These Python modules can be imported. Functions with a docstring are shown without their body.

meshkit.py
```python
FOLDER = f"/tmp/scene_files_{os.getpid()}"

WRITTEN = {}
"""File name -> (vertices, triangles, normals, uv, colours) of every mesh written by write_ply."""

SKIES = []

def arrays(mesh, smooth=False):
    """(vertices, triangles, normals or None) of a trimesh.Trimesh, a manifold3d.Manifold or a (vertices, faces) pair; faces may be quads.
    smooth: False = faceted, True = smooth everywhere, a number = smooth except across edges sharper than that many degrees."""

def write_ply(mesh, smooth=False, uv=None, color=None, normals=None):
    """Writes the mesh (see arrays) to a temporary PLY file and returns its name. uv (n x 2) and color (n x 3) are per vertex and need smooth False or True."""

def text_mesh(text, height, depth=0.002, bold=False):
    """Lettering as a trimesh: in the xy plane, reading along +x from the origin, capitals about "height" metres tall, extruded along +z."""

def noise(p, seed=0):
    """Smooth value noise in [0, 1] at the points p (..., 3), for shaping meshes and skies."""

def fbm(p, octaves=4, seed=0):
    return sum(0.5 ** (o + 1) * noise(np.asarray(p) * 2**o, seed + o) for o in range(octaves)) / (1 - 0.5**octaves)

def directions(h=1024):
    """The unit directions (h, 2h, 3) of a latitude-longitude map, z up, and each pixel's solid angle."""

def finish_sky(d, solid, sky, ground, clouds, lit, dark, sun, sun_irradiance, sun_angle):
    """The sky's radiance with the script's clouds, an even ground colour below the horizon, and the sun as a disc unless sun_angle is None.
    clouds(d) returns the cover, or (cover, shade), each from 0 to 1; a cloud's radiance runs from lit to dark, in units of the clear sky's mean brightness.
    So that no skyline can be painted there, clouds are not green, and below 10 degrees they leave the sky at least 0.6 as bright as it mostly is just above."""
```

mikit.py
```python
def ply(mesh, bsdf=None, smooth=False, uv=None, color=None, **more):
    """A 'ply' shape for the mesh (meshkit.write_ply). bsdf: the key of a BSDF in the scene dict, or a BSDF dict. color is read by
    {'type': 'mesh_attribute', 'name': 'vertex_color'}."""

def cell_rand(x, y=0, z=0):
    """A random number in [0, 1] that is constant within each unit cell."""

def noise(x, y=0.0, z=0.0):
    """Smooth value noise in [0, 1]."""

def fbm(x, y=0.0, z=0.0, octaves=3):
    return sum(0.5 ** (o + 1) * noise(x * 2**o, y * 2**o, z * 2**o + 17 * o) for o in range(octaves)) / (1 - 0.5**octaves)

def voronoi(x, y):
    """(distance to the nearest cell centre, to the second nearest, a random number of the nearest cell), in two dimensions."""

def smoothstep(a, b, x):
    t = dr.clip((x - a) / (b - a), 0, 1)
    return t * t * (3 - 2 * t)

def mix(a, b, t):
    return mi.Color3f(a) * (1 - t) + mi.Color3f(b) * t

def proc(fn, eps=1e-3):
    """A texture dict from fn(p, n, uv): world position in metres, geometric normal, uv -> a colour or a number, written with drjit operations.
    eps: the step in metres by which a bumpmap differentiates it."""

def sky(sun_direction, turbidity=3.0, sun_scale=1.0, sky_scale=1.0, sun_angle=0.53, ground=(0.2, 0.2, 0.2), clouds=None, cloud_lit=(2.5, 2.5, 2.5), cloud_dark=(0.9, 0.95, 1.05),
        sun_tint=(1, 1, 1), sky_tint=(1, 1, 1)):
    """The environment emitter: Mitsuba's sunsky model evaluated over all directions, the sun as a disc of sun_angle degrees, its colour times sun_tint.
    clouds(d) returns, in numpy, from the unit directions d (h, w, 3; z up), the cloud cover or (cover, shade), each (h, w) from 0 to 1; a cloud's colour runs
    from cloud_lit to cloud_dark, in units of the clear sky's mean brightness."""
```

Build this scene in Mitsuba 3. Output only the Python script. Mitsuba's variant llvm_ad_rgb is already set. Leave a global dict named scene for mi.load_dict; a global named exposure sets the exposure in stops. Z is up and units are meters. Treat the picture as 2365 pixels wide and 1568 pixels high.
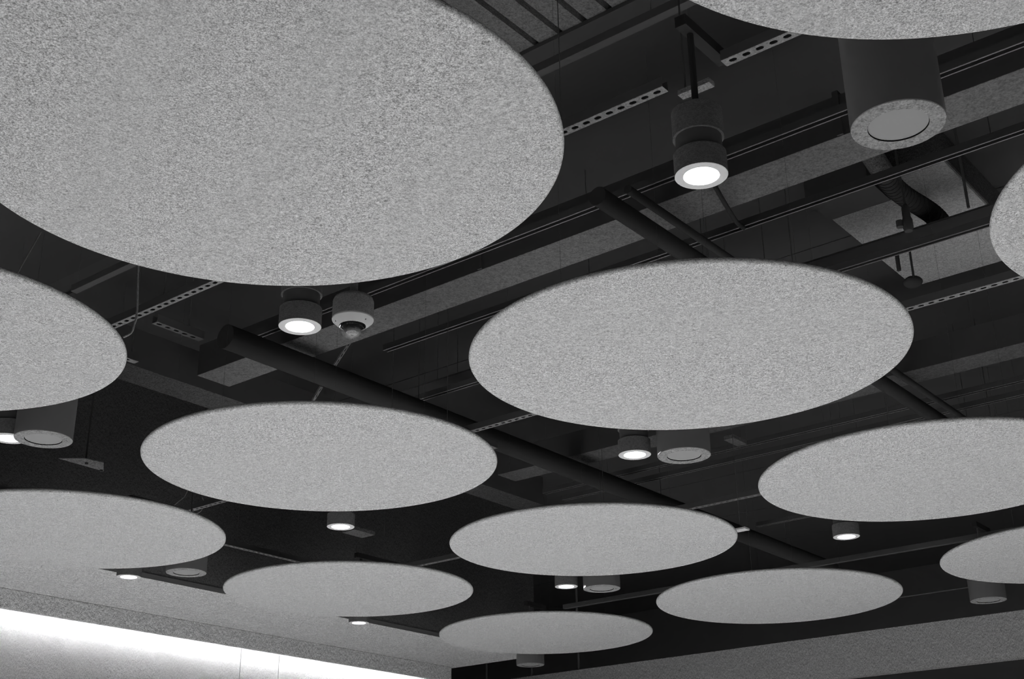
import math
import numpy as np
import trimesh
import mitsuba as mi
import drjit as dr
import mikit
from mikit import noise
from shapely.geometry import Polygon, box as sbox, LineString

T = mi.ScalarTransform4f
scene, labels = {}, {}

# ---------------------------------------------------------------- camera, light level
# The room's axes: x along the lit wall, y towards it, z up. EYE is the camera's height; hung things are given by their height above it.
EYE = 1.55
AZ, PITCH, ROLL, FOCAL = math.radians(38.4), math.radians(23.115), math.radians(-0.79), 2994.0
def room_axes(w):                     # from (right, ahead, up) of a level camera to the room's axes
    return np.array([math.sin(AZ) * w[0] + math.cos(AZ) * w[1], -math.cos(AZ) * w[0] + math.sin(AZ) * w[1], w[2]])
_f = np.array([0, math.cos(PITCH), math.sin(PITCH)])
_u = np.array([0, -math.sin(PITCH), math.cos(PITCH)])
_up = -math.sin(ROLL) * np.array([1.0, 0, 0]) + math.cos(ROLL) * _u
f_, u_ = room_axes(_f), room_axes(_up)
scene['camera'] = {'type': 'perspective', 'fov_axis': 'x', 'fov': math.degrees(2 * math.atan(2365 / 2 / FOCAL)), 'near_clip': 0.05,
                   'to_world': T().look_at(origin=[0, 0, EYE], target=[float(f_[0]), float(f_[1]), float(EYE + f_[2])], up=[float(x) for x in u_])}
exposure = 0.0
LAMP = 1680.0          # radiance of the downlights
COVE = 130.0            # radiance of the strip light behind the valance

# ---------------------------------------------------------------- materials (black and white photograph: all are neutral greys)
def grain(base, amp, scale):
    """A fine speckle in the material itself: fibres of felt, sprayed paint, brushed plaster."""
    def fn(p, n, uv):
        a = noise(p.x * scale, p.y * scale, p.z * scale)
        b = noise(p.x * scale * 0.5 + 7.3, p.y * scale * 0.5, p.z * scale * 0.5)
        c = noise(p.x * scale * 0.27 + 3.1, p.y * scale * 0.27, p.z * scale * 0.27)
        v = base * (1 + amp * (0.85 * (a - 0.5) + 0.40 * (b - 0.5) + 0.24 * (c - 0.5)))
        return mi.Color3f(v, v, v)
    return mikit.proc(fn)
def two(b): return {'type': 'twosided', 'b': b}
def grey(v): return {'type': 'rgb', 'value': [v, v, v]}
def matte(v): return two({'type': 'diffuse', 'reflectance': grey(v)})
def satin(v, rough=0.35): return two({'type': 'principled', 'base_color': grey(v), 'roughness': rough, 'specular': 0.5})
scene['m_felt'] = two({'type': 'diffuse', 'reflectance': grain(0.60, 1.3, 340.0)})
scene['m_plaster'] = two({'type': 'diffuse', 'reflectance': grain(0.62, 1.2, 180.0)})
scene['m_wall_paint'] = two({'type': 'diffuse', 'reflectance': grain(0.30, 1.0, 240.0)})
scene['m_black_paint'] = two({'type': 'diffuse', 'reflectance': grain(0.13, 1.3, 240.0)})
scene['m_duct_grey'] = two({'type': 'diffuse', 'reflectance': grain(0.26, 0.9, 170.0)})  # lighter grey for the lit underside of the long duct, boxes and plate
scene['m_unit_paint'] = two({'type': 'diffuse', 'reflectance': grain(0.66, 0.6, 170.0)})
scene['m_plate_grey'] = two({'type': 'diffuse', 'reflectance': grain(0.30, 1.2, 260.0)})
scene['m_plate_light'] = matte(0.36)
scene['m_strut'] = two({'type': 'diffuse', 'reflectance': grain(0.29, 1.0, 260.0)})
scene['m_strut_bright'] = satin(0.36)
scene['m_lamp_body'] = two({'type': 'diffuse', 'reflectance': grain(0.16, 0.6, 260.0)})
scene['m_lamp_trim'] = matte(0.75)
scene['m_drum_side'] = satin(0.17, 0.28)
scene['m_dark'] = matte(0.11)
scene['m_pipe'] = matte(0.13)
scene['m_black_pipe'] = matte(0.075)
scene['m_bracket'] = matte(0.05)
scene['m_rod'] = matte(0.16)
scene['m_far_dark'] = matte(0.15)
scene['m_edge_trim'] = matte(0.16)
scene['m_slot_dark'] = matte(0.02)
scene['m_strut_dim'] = matte(0.16)
scene['m_cable'] = matte(0.10)
scene['m_camera_body'] = two({'type': 'diffuse', 'reflectance': grain(0.26, 0.6, 260.0)})
scene['m_camera_ring'] = matte(0.6)
scene['m_white_box'] = matte(0.8)
scene['m_floor'] = matte(0.52)
scene['m_far_wall'] = matte(0.35)
scene['m_dome'] = {'type': 'thindielectric', 'int_ior': 1.5}
scene['m_lens'] = matte(0.02)

# ---------------------------------------------------------------- mesh helpers
def B(x0, x1, y0, y1, z0, z1):
    return trimesh.creation.box(bounds=[[min(x0, x1), min(y0, y1), min(z0, z1)], [max(x0, x1), max(y0, y1), max(z0, z1)]])
def cat(*ms): return trimesh.util.concatenate(list(ms))
def lathe(profile, n=64):
    """(r, z) points, from the bottom axis outwards and up."""
    p = np.array(profile, float)
    p[:, 0] = np.maximum(p[:, 0], 0)
    a = np.arange(n) * 2 * math.pi / n
    v = np.stack([p[:, None, 0] * np.cos(a), p[:, None, 0] * np.sin(a), np.broadcast_to(p[:, None, 1], (len(p), n))], -1).reshape(-1, 3)
    f = []
    for i in range(len(p) - 1):
        for j in range(n):
            k = (j + 1) % n
            q = [i * n + j, i * n + k, (i + 1) * n + k, (i + 1) * n + j]
            if p[i, 0] > 0: f.append([q[0], q[1], q[2]])
            if p[i + 1, 0] > 0: f.append([q[0], q[2], q[3]])
    return trimesh.Trimesh(v, np.array(f), process=False)
def tube(pts, r, n=8):
    p = np.asarray(pts, float)
    t = np.gradient(p, axis=0); t /= np.linalg.norm(t, axis=1, keepdims=True)
    ref = np.array([0, 0, 1.0]) if np.abs(t[:, 2]).mean() < 0.9 else np.array([1.0, 0, 0])
    a = np.cross(t, ref); a /= np.linalg.norm(a, axis=1, keepdims=True)
    b = np.cross(t, a)
    g = np.arange(n) * 2 * math.pi / n
    v = (p[:, None] + r * (np.cos(g)[None, :, None] * a[:, None] + np.sin(g)[None, :, None] * b[:, None])).reshape(-1, 3)
    f = []
    for i in range(len(p) - 1):
        for j in range(n):
            k = (j + 1) % n
            f += [[i * n + j, (i + 1) * n + j, (i + 1) * n + k], [i * n + j, (i + 1) * n + k, i * n + k]]
    c0, c1 = len(v), len(v) + 1
    v = np.vstack([v, p[:1], p[-1:]])
    m = (len(p) - 1) * n
    for j in range(n):
        k = (j + 1) % n
        f += [[c0, j, k], [c1, m + k, m + j]]
    return trimesh.Trimesh(v, np.array(f), process=False)
def prism(poly, z0, z1):
    m = trimesh.creation.extrude_polygon(poly if isinstance(poly, Polygon) else Polygon(poly), z1 - z0, engine='earcut')
    m.apply_translation([0, 0, z0])
    return m
def numbered(key):
    if key not in used: used[key] = 0; return key
    used[key] += 1
    return f'{key}_{used[key]:03d}'
used = {}
def thing(name, label, category, group=None):
    key = numbered(name)
    labels[key] = {'label': label, 'category': category}
    if group: labels[key]['group'] = group
    return key
def part(parent, name, mesh, m, smooth=False, to_world=None, label=None, **more):
    key = numbered(parent + '__' + name)
    d = mesh if isinstance(mesh, dict) else mikit.ply(mesh, m, smooth=smooth, **more)
    scene[key] = {**d, 'to_world': to_world} if to_world is not None else d
    if label: labels[key] = {'label': label}
    return key
def single(name, label, category, mesh, m, smooth=False, group=None):
    key = thing(name, label, category, group)
    scene[key] = mikit.ply(mesh, m, smooth=smooth)
    return key
def structure(name, label, mesh=None, m=None, smooth=False):
    if mesh is not None: scene[name] = mikit.ply(mesh, m, smooth=smooth)
    used[name] = 0
    labels[name] = {'label': label, 'kind': 'structure'}
    return name
def H(h): return EYE + h

# ---------------------------------------------------------------- the room
X0, X1, Y0, Y1 = -6.0, 17.0, -8.0, 15.0
DECK = H(4.04)
structure('floor', 'pale floor of the hall below the picture', B(X0, X1, Y0, Y1, -0.1, 0), 'm_floor')
# corrugated roof deck: wide flat pans, narrow dark flutes running along x
pitch, flute = 0.1524, 0.034
y = Y0 + (3.345 - Y0) % pitch - pitch
prof = []
while y < Y1 + pitch:
    prof += [(y - flute / 2, DECK), (y - flute / 2 + 0.006, DECK + 0.045), (y + flute / 2 - 0.006, DECK + 0.045), (y + flute / 2, DECK)]
    y += pitch
prof = np.array(prof)
n = len(prof)
v = np.vstack([np.c_[np.full(n, X0), prof], np.c_[np.full(n, X1), prof]])
i = np.arange(n - 1)
structure('ceiling', 'dark corrugated metal roof deck high above the discs', trimesh.Trimesh(v, np.vstack([np.c_[i, i + n, i + n + 1], np.c_[i, i + n + 1, i + 1]]), process=False), 'm_duct_deck')
scene['m_duct_deck'] = two({'type': 'diffuse', 'reflectance': grain(0.30, 0.9, 170.0)})
# dark boards added under the deck to keep it black beyond the first beam
structure('ceiling_dark_fill', 'dark boards added under the roof deck to keep it black')
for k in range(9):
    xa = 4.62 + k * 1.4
    part('ceiling_dark_fill', 'board', B(xa, min(xa + 1.39, X1), Y0, Y1, DECK - 0.05, DECK - 0.012), 'm_dark')
part('ceiling_dark_fill', 'board', B(X0, 4.44, 4.2, Y1, DECK - 0.05, DECK - 0.004), 'm_dark')  # added so that the deck stays dark on this side as well
structure('wall_back', 'wall behind the camera', B(X0 - 0.2, X0, Y0, Y1, 0, DECK + 0.1), 'm_far_wall')
structure('wall_right', 'wall beyond the right edge of the picture', B(X0, X1, Y0 - 0.2, Y0, 0, DECK + 0.1), 'm_far_wall')
structure('wall_far', 'dark wall under and behind the grey bulkhead', B(X1, X1 + 0.2, Y0, Y1, 0, DECK + 0.1), 'm_far_dark')
structure('wall_end', 'dark wall behind the lit wall', B(X0, X1, Y1, Y1 + 0.2, 0, DECK + 0.1), 'm_far_wall')

# soffit along the lit wall, its edge trim, the valance that hides the strip light
SOF, YI, YV, YW, XE = H(2.2), 8.125, 9.20, 9.42, 10.56
structure('soffit', 'smooth white plaster soffit along the lit wall', B(X0, XE, YI, YW + 0.2, SOF, SOF + 0.02), 'm_plaster')
structure('soffit_upstand', 'black upstand above the soffit edge', B(X0, XE, YI + 0.006, YI + 0.03, SOF + 0.02, DECK - 0.05), 'm_black_paint')
structure('trim_1', 'thin grey metal edge trim of the soffit', B(X0, XE, YI - 0.004, YI + 0.006, SOF - 0.001, SOF + 0.036), 'm_edge_trim')
structure('valance', 'grey plaster valance hanging below the soffit in front of the strip light', B(X0, XE - 0.06, YV, YV + 0.035, H(2.048), SOF - 0.003), 'm_plaster')
structure('trim_2', 'dark shadow gap between soffit and valance', B(X0, XE - 0.06, YV + 0.006, YV + 0.03, SOF - 0.003, SOF), 'm_dark')
# the lit wall: tall smooth panels with narrow open joints
structure('wall_left', 'tall white wall panels washed by the strip light')
joints = [X0, -2.8, 0.7, 4.2, 7.84, 8.30, XE - 0.02]
for a, b in zip(joints[:-1], joints[1:]):
    part('wall_left', 'panel', B(a + 0.003, b - 0.003, YW, YW + 0.03, 0, SOF), 'm_wall_paint')
structure('wall_left_backing', 'dark backing behind the open joints of the wall panels', B(X0, XE - 0.02, YW + 0.05, YW + 0.2, 0, SOF), 'm_black_paint')
c = thing('strip_light', 'long strip light hidden behind the valance of the soffit', 'strip light')
part(c, 'housing', B(X0 + 0.1, XE - 0.2, YW - 0.15, YW - 0.09, H(2.151), SOF), 'm_dark')
strip = trimesh.Trimesh([[X0 + 0.12, YW - 0.14, H(2.15)], [XE - 0.22, YW - 0.14, H(2.15)], [XE - 0.22, YW - 0.10, H(2.15)], [X0 + 0.12, YW - 0.10, H(2.15)]], [[0, 2, 1], [0, 3, 2]], process=False)
part(c, 'diffuser', strip, 'm_lamp_trim', emitter={'type': 'area', 'radiance': grey(COVE)})

# grey bulkhead across the far end, hung on rods
XB = 13.16
structure('bulkhead', 'long grey bulkhead across the far end of the hall', B(XB, XB + 0.12, -6.0, 13.5, H(2.05), H(2.503)), 'm_plaster')
for yy in (9.50, 10.23, 10.975, 11.72):
    part('bulkhead', 'hanger_rod', tube([[XB + 0.06, yy, H(2.50)], [XB + 0.06, yy, DECK - 0.05]], 0.014), 'm_strut_dim')

# ---------------------------------------------------------------- acoustic discs
R, r = 0.915, 0.012
arc = [(R - r + r * math.sin(a), r - r * math.cos(a)) for a in np.linspace(0, math.pi, 9)]
disc_mesh = lathe([(0, 0), (R * 0.5, 0)] + arc + [(R * 0.5, 2 * r), (0, 2 * r)], 160)
disc_ply = mikit.ply(disc_mesh, 'm_felt', smooth=35)
discs = [
    (2.1672, 2.6746, 2.0423, 0.0054, -0.0026, 'largest and nearest white round disc, filling the upper left of the picture'),
    (4.3949, 2.5488, 2.0436, 0.0022, 0.0017, 'big white round disc right of the middle, whole in view with a downlight above it'),
    (4.446, 4.8002, 2.0639, 0.0036, 0.0011, 'white round disc below the dome camera, whole in view'),
    (6.68, 4.6591, 2.0385, 0.0022, 0.0023, 'white round disc in the lower middle with a bright tag at its right edge'),
    (6.7065, 6.8803, 2.0544, 0.0004, -0.0009, 'white round disc whose lower left edge blends into the pale soffit'),
    (8.9081, 4.531, 2.0138, -0.0119, -0.0041, 'far grey-white round disc just above the grey bulkhead, whole in view'),
    (8.9606, 6.7761, 2.0296, -0.0062, -0.0046, 'farthest and smallest white round disc, at the end of the soffit'),
    (6.6859, 2.4303, 2.0369, -0.0018, 0.0006, 'white round disc cut by the right edge of the picture, below mid-height'),
    (9.0743, 2.3435, 2.0396, -0.0004, -0.0007, 'grey-white round disc low at the right edge, above a dim drum'),
    (2.1708, 4.8922, 2.061, 0.0185, 0.0161, 'white round disc cut by the left edge, above a drum and a half-hidden downlight'),
    (4.3739, 6.9036, 2.0411, 0.0008, 0.0004, 'white round disc at the left edge, lowest there, right above the soffit'),
    (2.0967, 0.4058, 2.0271, -0.0004, 0.0057, 'white round disc cut by the top edge at the upper right'),
    (4.4054, 0.2999, 2.05, 0.0123, 0.0063, 'white round disc of which only the left rim shows, at the right edge'),
]
def cable_top(x, y): return DECK - 0.0505 if x < 4.45 and y > 4.15 else H(3.7795) if 6.5 < x < 8.02 and 2.01 < y < 2.85 else DECK - 0.002 if x < 4.6 else DECK - 0.0505
for (x, y, h, tx, ty, lab) in discs:
    k = thing('acoustic_disc', lab, 'acoustic disc', 'round white acoustic discs hung below the black ceiling')
    m = np.eye(4)
    nx = np.array([1, 0, tx]) / math.hypot(1, tx)
    nz = np.cross(nx, [0, 1, ty]); nz /= np.linalg.norm(nz)
    m[:3, 0], m[:3, 1], m[:3, 2], m[:3, 3] = nx, np.cross(nz, nx), nz, (x, y, H(h))
    part(k, 'panel', disc_ply, None, to_world=T(m.tolist()))
    for (dx, dy) in ((0.40, 0.35), (-0.40, 0.35), (0.40, -0.35), (-0.40, -0.35)):
        part(k, 'suspension_cable', tube([[x + dx, y + dy, H(h) + 0.02 + tx * dx + ty * dy], [x + dx, y + dy, cable_top(x + dx, y + dy)]], 0.0006, 5), 'm_rod')

# ---------------------------------------------------------------- pendant downlights
RB, RA = 0.0845, 0.0565
def up_disc(rad, z, nn=48):
    a = np.arange(nn) * 2 * math.pi / nn
    vv = np.vstack([np.c_[rad * np.cos(a), rad * np.sin(a), np.full(nn, z)], [[0, 0, z]]])
    return trimesh.Trimesh(vv, [[(j + 1) % nn, j, nn] for j in range(nn)], process=False)
lamp_lower = mikit.ply(lathe([(RB, 0.001), (RB, 0.078), (RB - 0.004, 0.082), (0.05, 0.082), (0, 0.082)]), 'm_lamp_body', smooth=35)
lamp_trim = mikit.ply(lathe([(RA, 0.001), (RA + 0.001, 0.0), (RB - 0.002, 0.0), (RB, 0.002)]), 'm_lamp_trim', smooth=35)
lamp_cup = mikit.ply(lathe([(RA, 0.036), (RA, 0.0005)]), 'm_cup', smooth=35)
scene['m_cup'] = matte(0.85)
lamp_lens = mikit.ply(up_disc(RA, 0.034), 'm_lamp_trim', emitter={'type': 'area', 'radiance': grey(LAMP)})
lamp_neck = mikit.ply(lathe([(0.074, 0.08), (0.074, 0.14)]), 'm_dark', smooth=35)
fins = [(RB - 0.002, 0.138), (RB - 0.002, 0.235), (RB - 0.006, 0.239), (0.02, 0.239), (0, 0.239)]
lamp_upper = mikit.ply(lathe([(0, 0.138)] + fins), 'm_lamp_body', smooth=35)
STRUT = 2.575
lamp_stem = mikit.ply(lathe([(0.011, 0.235), (0.011, STRUT + 0.055 - 2.075)], 16), 'm_bracket', smooth=35)
def bracket(k, x, y):
    # a black cross bracket on top of the nearest strut carries the fitting; away from the struts a rod goes on to the deck
    if x > 2:
        rail = min((3.336, 5.682, 8.055, 10.36), key=lambda s: abs(s - x))
        part(k, 'cross_bracket', B(min(x, rail) - 0.06, max(x, rail) + 0.06, y - 0.02, y + 0.02, H(STRUT + 0.042), H(STRUT + 0.083)), 'm_bracket')
    else:
        part(k, 'hanger_rod', tube([[x, y, H(STRUT + 0.05)], [x, y, DECK]], 0.006, 6), 'm_dark')
lamps = [
    (3.173, 1.742, 'nearest and largest lit downlight, alone at the upper right of centre'),
    (3.165, 3.581, 'lit downlight hanging just left of the dome camera'),
    (5.41, 3.488, 'lit downlight close to the left side of a glossy drum below the big middle disc'),
    (5.412, 5.649, 'lit downlight right below the disc under the dome camera'),
    (7.723, 3.403, 'lit downlight below the disc cut by the right edge'),
    (5.383, 7.734, 'lit downlight in front of the soffit at the lower left'),
    (7.70, 5.623, 'small lit downlight beside a drum below the lower middle disc'),
    (7.663, 7.736, 'smallest lit downlight, in front of the soffit edge at the bottom'),
    (3.177, 5.668, 'lit downlight at the left edge, partly hidden by a drum'),
    (0.93, 1.74, None), (0.93, 3.58, None), (0.93, 5.65, None), (3.17, 7.73, None), (3.17, -0.5, None),
    (5.41, 1.2, None), (5.41, -0.7, None), (7.7, 1.2, None), (7.7, -0.7, None), (9.95, 1.0, None),
]
for (x, y, lab) in lamps:
    k = thing('pendant_downlight', lab or 'black cylindrical downlight of the same grid, outside the picture', 'downlight', 'lit cylindrical downlights between the discs' if lab else 'downlights outside the picture')
    at = T().translate([x, y, H(2.075)])
    bracket(k, x, y)
    for nm, d in (('body', lamp_lower), ('trim_ring', lamp_trim), ('reflector', lamp_cup), ('lens', lamp_lens), ('neck', lamp_neck), ('upper_body', lamp_upper), ('stem', lamp_stem)):
        part(k, nm, d, None, to_world=at)

# ---------------------------------------------------------------- black drums with a grey plate
RD = 0.136
drum_side = mikit.ply(lathe([(RD - 0.002, 0.001), (RD, 0.003), (RD, 0.35), (RD - 0.004, 0.354), (0, 0.354)]), 'm_drum_side', smooth=35)
drum_ring = mikit.ply(lathe([(0.0875, 0.0), (RD - 0.002, 0.0), (RD - 0.001, 0.001)]), 'm_plate_grey', smooth=30)
drum_plate = mikit.ply(lathe([(0, 0.0042), (0.0862, 0.0042), (0.0866, 0.0046), (0.0866, 0.02)]), 'm_plate_light', smooth=30)
drum_back = mikit.ply(lathe([(0.0875, 0.0), (0.0875, 0.025), (0, 0.025)]), 'm_slot_dark')
drum_rod = mikit.ply(lathe([(0.006, 0.35), (0.006, STRUT + 0.055 - 2.04)], 12), 'm_black_paint', smooth=35)
drums = [
    (3.238, 1.12, 'largest black drum with a round grey underside, at the upper right'),
    (3.238, 5.46, 'black drum with a grey underside hiding part of a downlight at the left edge'),
    (5.497, 3.246, 'glossy black drum with a grey underside right of a downlight below the big middle disc'),
    (5.472, 7.207, 'black drum with a grey underside between two discs above the soffit edge'),
    (7.804, 5.378, 'small glossy drum with a bright streak beside a downlight below the lower middle disc'),
    (10.173, 3.379, 'dim far drum above the grey bulkhead near the right edge'),
    (10.171, 7.888, 'dim drum at the end of the soffit below the farthest disc'),
]
for (x, y, lab) in drums:
    k = thing('ceiling_drum', lab, 'ceiling drum', 'black drums with grey round undersides')
    at = T().translate([x, y, H(2.04)])
    bracket(k, x, y)
    for nm, d in (('casing', drum_side), ('rim_plate', drum_ring), ('centre_plate', drum_plate), ('slot_lining', drum_back), ('hanger_rod', drum_rod)):
        part(k, nm, d, None, to_world=at)

# ---------------------------------------------------------------- dome camera
cx, cy, cz = 3.225, 3.345, H(2.058)
k = thing('dome_camera', 'pale dome security camera with a dark glass dome, beside a downlight below the largest disc', 'security camera')
at = T().translate([cx, cy, cz])
part(k, 'housing', lathe([(0.0805, 0.0), (0.0805, 0.075), (0.076, 0.088), (0.064, 0.098), (0.03, 0.103), (0, 0.103)]), 'm_camera_body', 35, at)
part(k, 'bevel_ring', lathe([(0.052, -0.026), (0.0535, -0.0275), (0.056, -0.0265), (0.080, -0.004), (0.0815, 0.0), (0.0805, 0.004)]), 'm_camera_ring', 35, at, 'white bevelled ring')
for a in (0.55, 2.65, 4.75):
    sx, sy = 0.068 * math.cos(a), 0.068 * math.sin(a)
    part(k, 'screw', lathe([(0, -0.0035), (0.0022, -0.003), (0.0022, 0.003)], 12), 'm_dark', 35, T().translate([cx + sx, cy + sy, cz - 0.0145]))
part(k, 'dome', lathe([(0.0518 * math.sin(a), -0.026 - 0.052 * math.cos(a)) for a in np.linspace(0, math.pi / 2, 16)], 48), 'm_dome', True, at, 'clear glossy dome')
eye = trimesh.creation.icosphere(3, 0.040); eye.apply_translation([0, 0, -0.022])
part(k, 'lens_ball', eye, 'm_lens', True, at)
part(k, 'lens_shroud', lathe([(0.051, -0.024), (0.051, 0.0), (0, 0.0)]), 'm_lens', 35, at)
part(k, 'lens_bezel', lathe([(0.006, -0.066), (0.017, -0.063), (0.024, -0.054)], 32), 'm_plate_grey', 35, at)
bracket(k, cx, cy)
part(k, 'stem', lathe([(0.016, 0.10), (0.016, STRUT + 0.055 - 2.048)], 24), 'm_camera_body', 35, at)

DU = 3.2
# ---------------------------------------------------------------- slotted struts (41 mm channel, slotted face down)
def strut_mesh(length, slots=True, phase=0.0254):
    """Along +y from 0, slotted face at z = 0, flanges up."""
    w, t, d = 0.0413, 0.0025, 0.041
    face = sbox(0, 0, w, length)
    if slots:
        holes = []
        yy = phase % 0.0508
        while yy < length - 0.016:
            if yy > 0.016: holes.append(LineString([(w / 2, yy - 0.0055), (w / 2, yy + 0.0055)]).buffer(0.0088, quad_segs=4))
            yy += 0.0508
        for hh in holes: face = Polygon(face.exterior, list(face.interiors) + [hh.exterior])
    return prism(face, 0, t), cat(B(0, t, 0, length, t, d), B(w - t, w, 0, length, t, d))
def open_strut(k, x, y0, y1, h, lip_mat):
    """Along y, open side down: a channel painted dark for its inner shade, and two in-turned lips."""
    w, t, d = 0.0413, 0.0025, 0.041
    x -= w / 2
    part(k, 'channel', cat(B(x, x + t, y0, y1, H(h) + t, H(h) + d), B(x + w - t, x + w, y0, y1, H(h) + t, H(h) + d), B(x, x + w, y0, y1, H(h) + d - t, H(h) + d)), 'm_pipe')  # the dark tone paints in the shade inside the channel
    part(k, 'lip', B(x, x + 0.007, y0, y1, H(h), H(h) + t), lip_mat)
    part(k, 'lip', B(x + w - 0.007, x + w, y0, y1, H(h), H(h) + t), lip_mat)
def along_y(x, y0, y1, h, lab, slots=True, phase_at=None, name='slotted_strut', mat='m_strut', group=None):
    ph = 0.0254 if phase_at is None else (phase_at - y0) % 0.0508
    m = strut_mesh(y1 - y0, slots, ph)
    k = thing(name, lab, 'strut channel', group)
    for nm, q, mm in (('slotted_face', m[0], mat), ('flanges', m[1], 'm_pipe')):  # flanges darker than the face: shade on the sides put into the colour
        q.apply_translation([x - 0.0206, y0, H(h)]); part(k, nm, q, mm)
    for q in np.arange(y0 + 0.45, y1 - 0.1, 2.35): strut_rod(k, x, q, h)
    return k
def strut_rod(k, x, y, h):
    part(k, 'threaded_rod', tube([[x, y, H(h) + 0.002], [x, y, (H(DU) - 0.0005 if 8.03 < x < 8.29 and y < 6.5 else DECK - 0.0505 if x >= 4.6 or y > 4.15 else DECK + 0.002)]], 0.002, 6), 'm_rod')
def along_x(y, x0, x1, h, lab, slots=True, name='slotted_strut', mat='m_strut', group=None):
    m = strut_mesh(x1 - x0, slots)
    k = thing(name, lab, 'strut channel', group)
    for nm, q, mm in (('slotted_face', m[0], mat), ('flanges', m[1], 'm_pipe')):  # the dark flange colour stands in for shade beside the face
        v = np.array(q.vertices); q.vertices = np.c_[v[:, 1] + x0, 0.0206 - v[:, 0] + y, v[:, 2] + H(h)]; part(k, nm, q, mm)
    strut_rod(k, x0 + 0.2, y, h)
    return k
GS = 'slotted strut channels under the black ceiling'
along_y(3.336, 1.946, 9.0, STRUT, 'slotted grey strut from behind the largest disc to near the nearest downlight', phase_at=1.9799, group=GS)
along_y(3.336, -2.0, 1.712, STRUT, 'slotted grey strut between the nearest downlight and the disc at the top edge', phase_at=1.6761, group=GS)
along_y(5.682, -2.0, 7.9, STRUT, 'slotted grey strut behind the big middle disc, running to the right edge', group=GS)
along_y(8.055, -2.0, 9.0, STRUT, 'far slotted grey strut behind the lower middle disc', group=GS)
along_y(10.36, -2.0, 7.6, STRUT, 'farthest strut, painted black, behind the two farthest discs', slots=False, mat='m_pipe', name='black_strut')
along_x(4.845, 5.28, 5.93, STRUT - 0.043, 'short slotted cross strut at the right rim of the disc under the dome camera', group=GS)
along_x(4.86, 3.38, 3.66, STRUT - 0.043, 'short thin cross strut left of the downlight by the dome camera', mat='m_strut_dim', group=GS)
along_x(5.437, 3.46, 3.695, STRUT, 'tiny strut end at the right rim of the disc cut by the left edge', group=GS)
along_x(7.955, 6.30, 7.50, STRUT - 0.043, 'slotted strut from the lower left disc towards the next disc, beside the soffit', group=GS)
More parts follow.
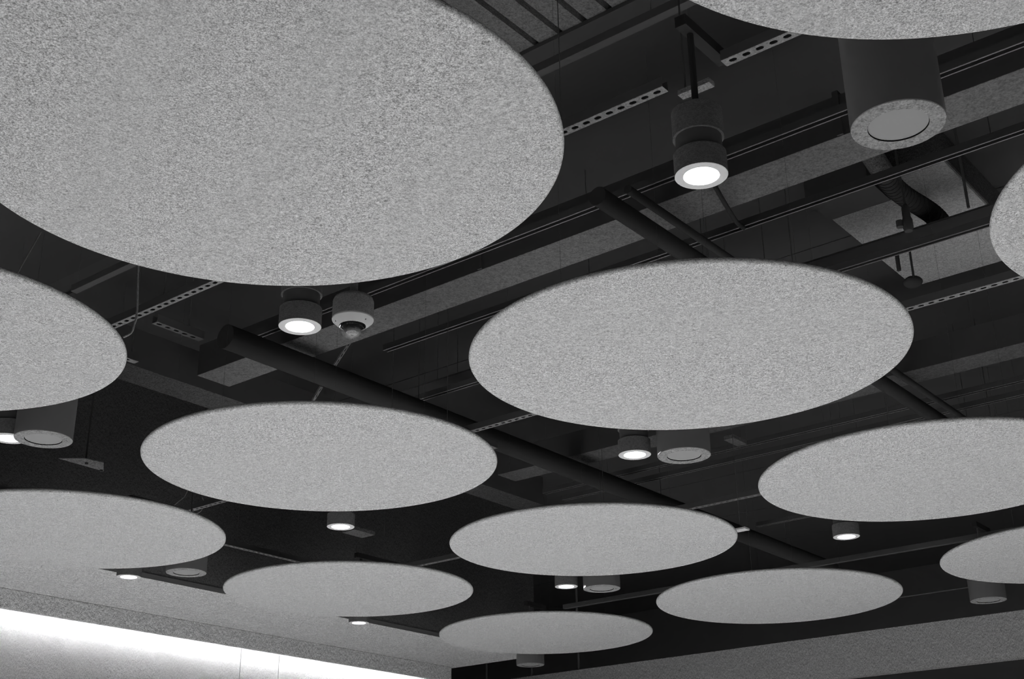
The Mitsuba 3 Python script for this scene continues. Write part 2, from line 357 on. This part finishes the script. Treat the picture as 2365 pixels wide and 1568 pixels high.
along_x(7.945, 3.9, 4.58, STRUT - 0.043, 'slotted strut end at the left edge above the lower left disc', group=GS)
# upper struts, open side down: thin pairs of bright lines
GU = 'upper open strut channels'
UP = 3.25
def upper(xn, y0, y1, lab, mat='m_strut_bright', rods=None):
    x = xn * UP
    k = thing('open_strut', lab, 'strut channel', GU)
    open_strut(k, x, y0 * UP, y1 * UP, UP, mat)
    for q in rods or np.arange(y0 * UP + 0.45, y1 * UP - 0.1, 2.35): strut_rod(k, x, q, UP + 0.035)
along_y(1.159 * UP, 0.55 * UP, 1.92 * UP, UP, 'plain strut near the top edge, showing again left of the largest disc', slots=False, name='open_strut', mat='m_strut_dim', group=GU)
upper(1.507, -0.4, 1.90, 'open strut with a bright edge passing behind the nearest downlight and the dome camera')
upper(1.719, -0.4, 1.687, 'open strut beyond the long duct, its end showing left of the big middle disc')
upper(1.972, -0.4, 1.834, 'bright open strut beside the cable tray right of the big middle disc')
upper(2.730, -0.4, 2.06, 'faint open strut above the disc in the lower middle', 'm_strut')
upper(2.818, -0.4, 2.06, 'thin bright open strut crossing above the lower middle disc')
upper(3.430, 0.9, 1.79, 'open strut ending beside a bright tag right of the lower middle disc')
JB = 2.3
k = thing('junction_box', 'small bright white box at the right rim of the lower middle disc', 'junction box')
part(k, 'case', B(3.419 * JB, 3.449 * JB, 1.826 * JB, 1.872 * JB, H(JB), H(JB) + 0.012), 'm_white_box')
part(k, 'hanger_rod', tube([[3.434 * JB, 1.85 * JB, H(JB) + 0.010], [3.434 * JB, 1.85 * JB, DECK - 0.0505]], 0.002, 6), 'm_rod')
single('conduit', 'thin far conduit right of the far disc above the bulkhead', 'conduit', tube([[4.70 * 2.575, 1.2 * 2.575, H(2.575)], [4.70 * 2.575, 2.2 * 2.575, H(2.575)]], 0.006), 'm_pipe')

# ---------------------------------------------------------------- ducts, pipes, beam, air unit
DU = 3.2
k = thing('duct', 'long dark grey rectangular duct passing behind the nearest downlight, drum and dome camera', 'duct')
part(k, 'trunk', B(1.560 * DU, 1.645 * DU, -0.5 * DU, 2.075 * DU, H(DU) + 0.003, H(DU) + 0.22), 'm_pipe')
part(k, 'lit_underside', B(1.560 * DU, 1.645 * DU, -0.5 * DU, 2.075 * DU, H(DU), H(DU) + 0.003), 'm_duct_grey')  # lighter than the trunk: light from below put into the colour
for yn in (0.2, 0.62, 1.30, 1.72):
    part(k, 'flange', B(1.560 * DU - 0.012, 1.645 * DU + 0.012, yn * DU, yn * DU + 0.03, H(DU) + 0.004, H(DU) + 0.24), 'm_pipe')
k = thing('duct', 'second, dimmer rectangular duct passing behind the big middle disc and over a glossy drum', 'duct')
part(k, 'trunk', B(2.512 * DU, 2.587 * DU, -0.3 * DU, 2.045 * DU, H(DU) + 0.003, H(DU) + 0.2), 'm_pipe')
part(k, 'lit_underside', B(2.512 * DU, 2.587 * DU, -0.3 * DU, 2.045 * DU, H(DU), H(DU) + 0.003), 'm_duct_dim')  # paler underside and dark sides imitate light falling from below
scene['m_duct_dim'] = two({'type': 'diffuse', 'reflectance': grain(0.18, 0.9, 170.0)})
for yn in (0.5, 1.2, 1.6):
    part(k, 'flange', B(2.512 * DU - 0.02, 2.587 * DU + 0.02, yn * DU, yn * DU + 0.03, H(DU) + 0.004, H(DU) + 0.22), 'm_pipe')
k = thing('duct', 'dim cross duct joining the long ducts, behind the disc under the dome camera', 'duct')
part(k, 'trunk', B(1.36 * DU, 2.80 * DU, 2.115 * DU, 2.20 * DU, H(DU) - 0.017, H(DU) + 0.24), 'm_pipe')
part(k, 'lit_underside', B(1.36 * DU, 2.80 * DU, 2.115 * DU, 2.20 * DU, H(DU) - 0.02, H(DU) - 0.017), 'm_duct_faint')  # light on the underside painted as a paler sheet below dark sides
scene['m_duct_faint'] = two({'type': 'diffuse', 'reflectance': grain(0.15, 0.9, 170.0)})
PI_ = 3.0
pipes = [(0.996, 0.048, 'thick black pipe crossing under the long duct left of the nearest downlight'),
         (0.948, 0.021, 'thin black pipe crossing under the long duct beside the thick one'),
         (1.869, 0.076, 'black pipe crossing under the long duct below the downlight by the dome camera')]
for yn, rad, lab in pipes:
    k = thing('pipe', lab, 'pipe', 'black pipes crossing under the ducts')
    part(k, 'tube', tube([[4.5, yn * (PI_ + rad), H(PI_) + rad], [12.6, yn * (PI_ + rad), H(PI_) + rad]], rad, 20), 'm_black_pipe', 40)
    for xr in (6.2, 9.3, 11.6):
        part(k, 'hanger', tube([[xr, yn * (PI_ + rad), H(PI_) + rad * 2 - 0.004], [xr, yn * (PI_ + rad), DECK if xr < 4.6 else DECK - 0.05]], 0.003, 6), 'm_rod')
# cable tray and beam
BE = 3.44
k = thing('cable_tray', 'wide black cable tray crossing in front of the pale air unit at the right', 'cable tray')
part(k, 'base', B(1.906 * BE, 1.974 * BE, -3.0, 9.0, H(BE), H(BE) + 0.003), 'm_black_pipe')
for xr in (1.906 * BE, 1.974 * BE - 0.003): part(k, 'side_rail', B(xr, xr + 0.003, -3.0, 9.0, H(BE), H(BE) + 0.012), 'm_pipe')
for yr in (-1.2, 1.2, 3.6, 5.9):
    for xr in (1.906 * BE + 0.006, 1.974 * BE - 0.006): part(k, 'hanger_rod', tube([[xr, yr, H(BE)], [xr, yr, DECK - 0.0505]], 0.002, 6), 'm_rod')
single('steel_beam', 'black steel beam at the edge of the corrugated deck at the top', 'beam', B(1.111 * 4.015, 4.63, -3.0, 9.0, H(4.015), DECK + 0.002), 'm_pipe')
# pale air unit under the deck, seen between beam, flexible duct and pipes
AU = 3.78
k = thing('air_unit', 'pale grey underside of a large air unit between dark beams at the right', 'air unit')
part(k, 'base_plate', B(1.727 * AU, 2.117 * AU, 0.537 * AU, 0.748 * AU, H(AU), H(AU) + 0.02), 'm_unit_paint')
part(k, 'casing', B(1.727 * AU - 0.01, 2.117 * AU + 0.01, 0.537 * AU - 0.01, 0.748 * AU + 0.01, H(AU) + 0.02, DECK - 0.054), 'm_black_paint')
FD = 3.6
pts = [[1.70 * FD + t * 0.235 * FD, (0.621 + 0.006 * math.sin(t * 6)) * FD, H(FD)] for t in np.linspace(0, 1, 24)]
fl = tube(pts, 0.056, 16)
k = thing('flexible_duct', 'black ribbed flexible duct crossing in front of the pale air unit', 'flexible duct')
part(k, 'hose', fl, 'm_black_pipe', 40)
for j in range(1, 23):
    a = np.array(pts[j]); d = np.array(pts[min(j + 1, 23)]) - np.array(pts[j - 1]); d /= np.linalg.norm(d)
    part(k, 'rib', tube([a - d * 0.006, a + d * 0.006], 0.061, 14), 'm_black_pipe', 40)
part(k, 'collar', tube([np.array(pts[0]) + [-0.3, 0, 0.1], pts[0]], 0.06, 16), 'm_black_paint', 40)
single('duct_branch', 'dark square duct branch at the near side of the pale air unit', 'duct', B(1.70 * FD, 1.787 * FD, 0.648 * FD, 0.752 * FD, H(FD), DECK - 0.05), 'm_dark')
# rods and a cable with a connector in front of the air unit
def rod(q0, q1, h, rad, lab, name='hanger_rod', mat='m_dark', cat_='hanger rod', group=None):
    a, b = np.array([q0[0] * h, q0[1] * h, H(h)]), np.array([q1[0] * h, q1[1] * h, H(h)])
    da = math.hypot(*q1) * h
    top = np.array([b[0], b[1], H(BE) + 0.002 if b[0] > 6.5 else DECK - 0.05])
    single(name, lab, cat_, tube([b, top], rad, 8), mat, 40, group)
rod((0, 0), (2.037, 0.742), 3.32, 0.013, 'thick dark rod in front of the pale air unit, nearest the big middle disc')
rod((0, 0), (2.085, 0.735), 3.24, 0.007, 'thin dark rod with a round foot, in front of the pale air unit')
rod((0, 0), (1.891, 0.562), 3.25, 0.008, 'thin dark rod at the right corner of the air unit')
ball = trimesh.creation.icosphere(2, 0.055); ball.apply_scale([1, 1, 0.6]); ball.apply_translation([2.098 * 3.24, 0.742 * 3.24, H(3.24)])
single('valve', 'dark round fitting at the near corner of the far part of the air unit', 'valve', ball, 'm_dark', 40)
h = 3.0
c0 = np.array([1.893 * h, 0.664 * h, H(h)])
k = thing('drop_cable', 'dark cable with a thick connector hanging in front of the air unit', 'cable')
part(k, 'cord', tube([c0 + [0, 0, 0.05], c0 + [0.002, 0.0, 0.2], c0 + [0.01, 0.01, 0.34], [c0[0] + 0.03, c0[1] + 0.02, DECK - 0.04]], 0.007, 8), 'm_dark', 40)
part(k, 'connector', lathe([(0, 0), (0.020, 0.0), (0.026, 0.02), (0.026, 0.06), (0.020, 0.075), (0.020, 0.13), (0.009, 0.15), (0, 0.15)], 20), 'm_dark', 35, T().translate([float(t) for t in c0 + [0, 0, -0.02]]))
part(k, 'plug', lathe([(0, 0), (0.017, 0), (0.017, 0.035), (0, 0.04)], 16), 'm_dark', 35, T().translate([float(c0[0] - 0.02), float(c0[1] + 0.033), float(c0[2] + 0.005)]))

# ---------------------------------------------------------------- small plates, cables and hooks
k = thing('mounting_plate', 'grey plate behind the stem above the nearest downlight', 'plate')
part(k, 'plate', B(3.43, 3.468, 1.823, 1.952, H(2.6), H(2.6) + 0.02), 'm_strut')
part(k, 'hanger_rod', tube([[3.45, 1.93, H(2.615)], [3.45, 1.93, DECK + 0.002]], 0.004, 6), 'm_dark')
single('terminal_box', 'small dim grey box right of the glossy drum below the big middle disc', 'box', B(2.651 * 3.2, 2.716 * 3.2, 1.425 * 3.2, 1.452 * 3.2, H(3.2), H(3.2) + 0.03), 'm_duct_grey')
single('terminal_box', 'small grey box right behind the downlight below the disc under the dome camera', 'box', B(2.656 * 2.85, 2.742 * 2.85, 2.712 * 2.85, 2.766 * 2.85, H(2.85), H(2.85) + 0.03), 'm_duct_grey')
k = thing('bracket_plate', 'grey tapered plate with bolts between the drum and the disc at the lower left edge', 'plate')
h = 2.85
poly = [(1.694 * h, 2.776 * h), (1.733 * h, 2.727 * h), (1.787 * h, 2.722 * h), (1.829 * h, 2.782 * h)]
part(k, 'plate', prism(Polygon(poly), H(h), H(h) + 0.006), 'm_duct_grey')
part(k, 'bolt', lathe([(0, 0), (0.012, 0), (0.012, 0.02)], 6), 'm_dark', False, T().translate([1.758 * h, 2.752 * h, H(h) - 0.012]))
part(k, 'bolt', lathe([(0, 0), (0.012, 0), (0.012, 0.02)], 6), 'm_dark', False, T().translate([1.818 * h, 2.776 * h, H(h) - 0.012]))
part(k, 'hanger', tube([[1.76 * h, 2.76 * h, H(h)], [1.76 * h, 2.76 * h, DECK - 0.02]], 0.006), 'm_dark')
def arc_pts(pts, nn=24):
    p = np.array(pts, float); t = np.linspace(0, len(p) - 1, nn); i0 = np.clip(t.astype(int), 0, len(p) - 2); u = (t - i0)[:, None]
    pm, p0, p1, p2 = p[np.maximum(i0 - 1, 0)], p[i0], p[i0 + 1], p[np.minimum(i0 + 2, len(p) - 1)]
    return 0.5 * (2 * p0 + (p1 - pm) * u + (2 * pm - 5 * p0 + 4 * p1 - p2) * u ** 2 + (3 * p0 - pm - 3 * p1 + p2) * u ** 3)
single('hanging_cable', 'grey cable dropping behind the rim of the disc at the left edge', 'cable',
       tube(arc_pts([[2.83, 4.215, DECK], [2.832, 4.223, H(2.7)], [2.830, 4.225, H(2.43)], [2.842, 4.217, H(2.22)], [2.838, 4.220, H(2.157)], [2.830, 4.225, H(2.119)], [2.806, 4.241, H(2.096)]], 60), 0.0045, 8), 'm_strut', 40)
single('flexible_conduit', 'short dark conduit slung across under the long duct beside the nearest downlight', 'conduit',
       tube(arc_pts([[4.906, 2.695, H(3.252)], [4.95, 2.655, H(3.17)], [5.07, 2.675, H(3.14)], [5.35, 2.76, H(3.17)], [5.588, 2.84, H(3.252)]], 24), 0.012, 10), 'm_black_pipe', 40)
single('stay_wire', 'thin slanted stay wire between the largest disc and the disc at the left edge', 'wire', tube([[0.99 * 2.6, 1.76 * 2.6, H(2.6)], [1.056 * 2.6, 1.94 * 2.6, H(2.6)]], 0.003, 6), 'm_strut', 40)
k = thing('diagonal_strut', 'thin slotted brace slanting down from the dome camera to the disc below it', 'strut channel')
def brace(q0, q1, h0, h1):
    a, b = np.array([q0[0] * h0, q0[1] * h0, H(h0)]), np.array([q1[0] * h1, q1[1] * h1, H(h1)])
    L = np.linalg.norm(b - a); m = cat(*strut_mesh(L)); d = (b - a) / L
    m.vertices *= [0.5, 1, 0.4]
    xx = np.cross(d, [0, 0, 1.0]); xx /= np.linalg.norm(xx); zz = np.cross(xx, d)
    M = np.eye(4); M[:3, 0], M[:3, 1], M[:3, 2], M[:3, 3] = xx, d, zz, a - xx * 0.01
    m.apply_transform(M); return m
part(k, 'upper_length', brace((1.639, 1.704), (1.722, 1.842), 3.6, 3.45), 'm_strut')
part(k, 'lower_length', brace((1.774, 1.926), (1.822, 2.004), 3.34, 3.25), 'm_strut_bright')
k = thing('cable_loop', 'small loop of grey cable between two discs at the lower left', 'cable')
h = 2.8
c0, e1 = np.array([7.18 / 3.3 * h, 9.39 / 3.3 * h, H(h)]), np.array([0.62, -0.78, 0])
part(k, 'loop', tube([c0 + 0.055 * math.cos(a) * e1 + [0, 0, 0.075 * math.sin(a)] for a in np.linspace(-2.2, 0.8, 20)], 0.003, 8), 'm_strut_bright', 40)
part(k, 'tail', tube(arc_pts([c0 + 0.055 * math.cos(0.8) * e1 + [0, 0, 0.075 * math.sin(0.8)], c0 + 0.03 * e1 + [0, 0, 0.2], c0 + [0, 0, 0.6], [c0[0], c0[1], DECK - 0.05]], 30), 0.0025, 6), 'm_pipe', 40)
part(k, 'clip', tube([c0 - 0.19 * e1 + [0, 0, -0.02], c0 - 0.10 * e1 + [0, 0, 0.06], c0 + [0, 0, 0.3]], 0.003, 6), 'm_strut', 40)
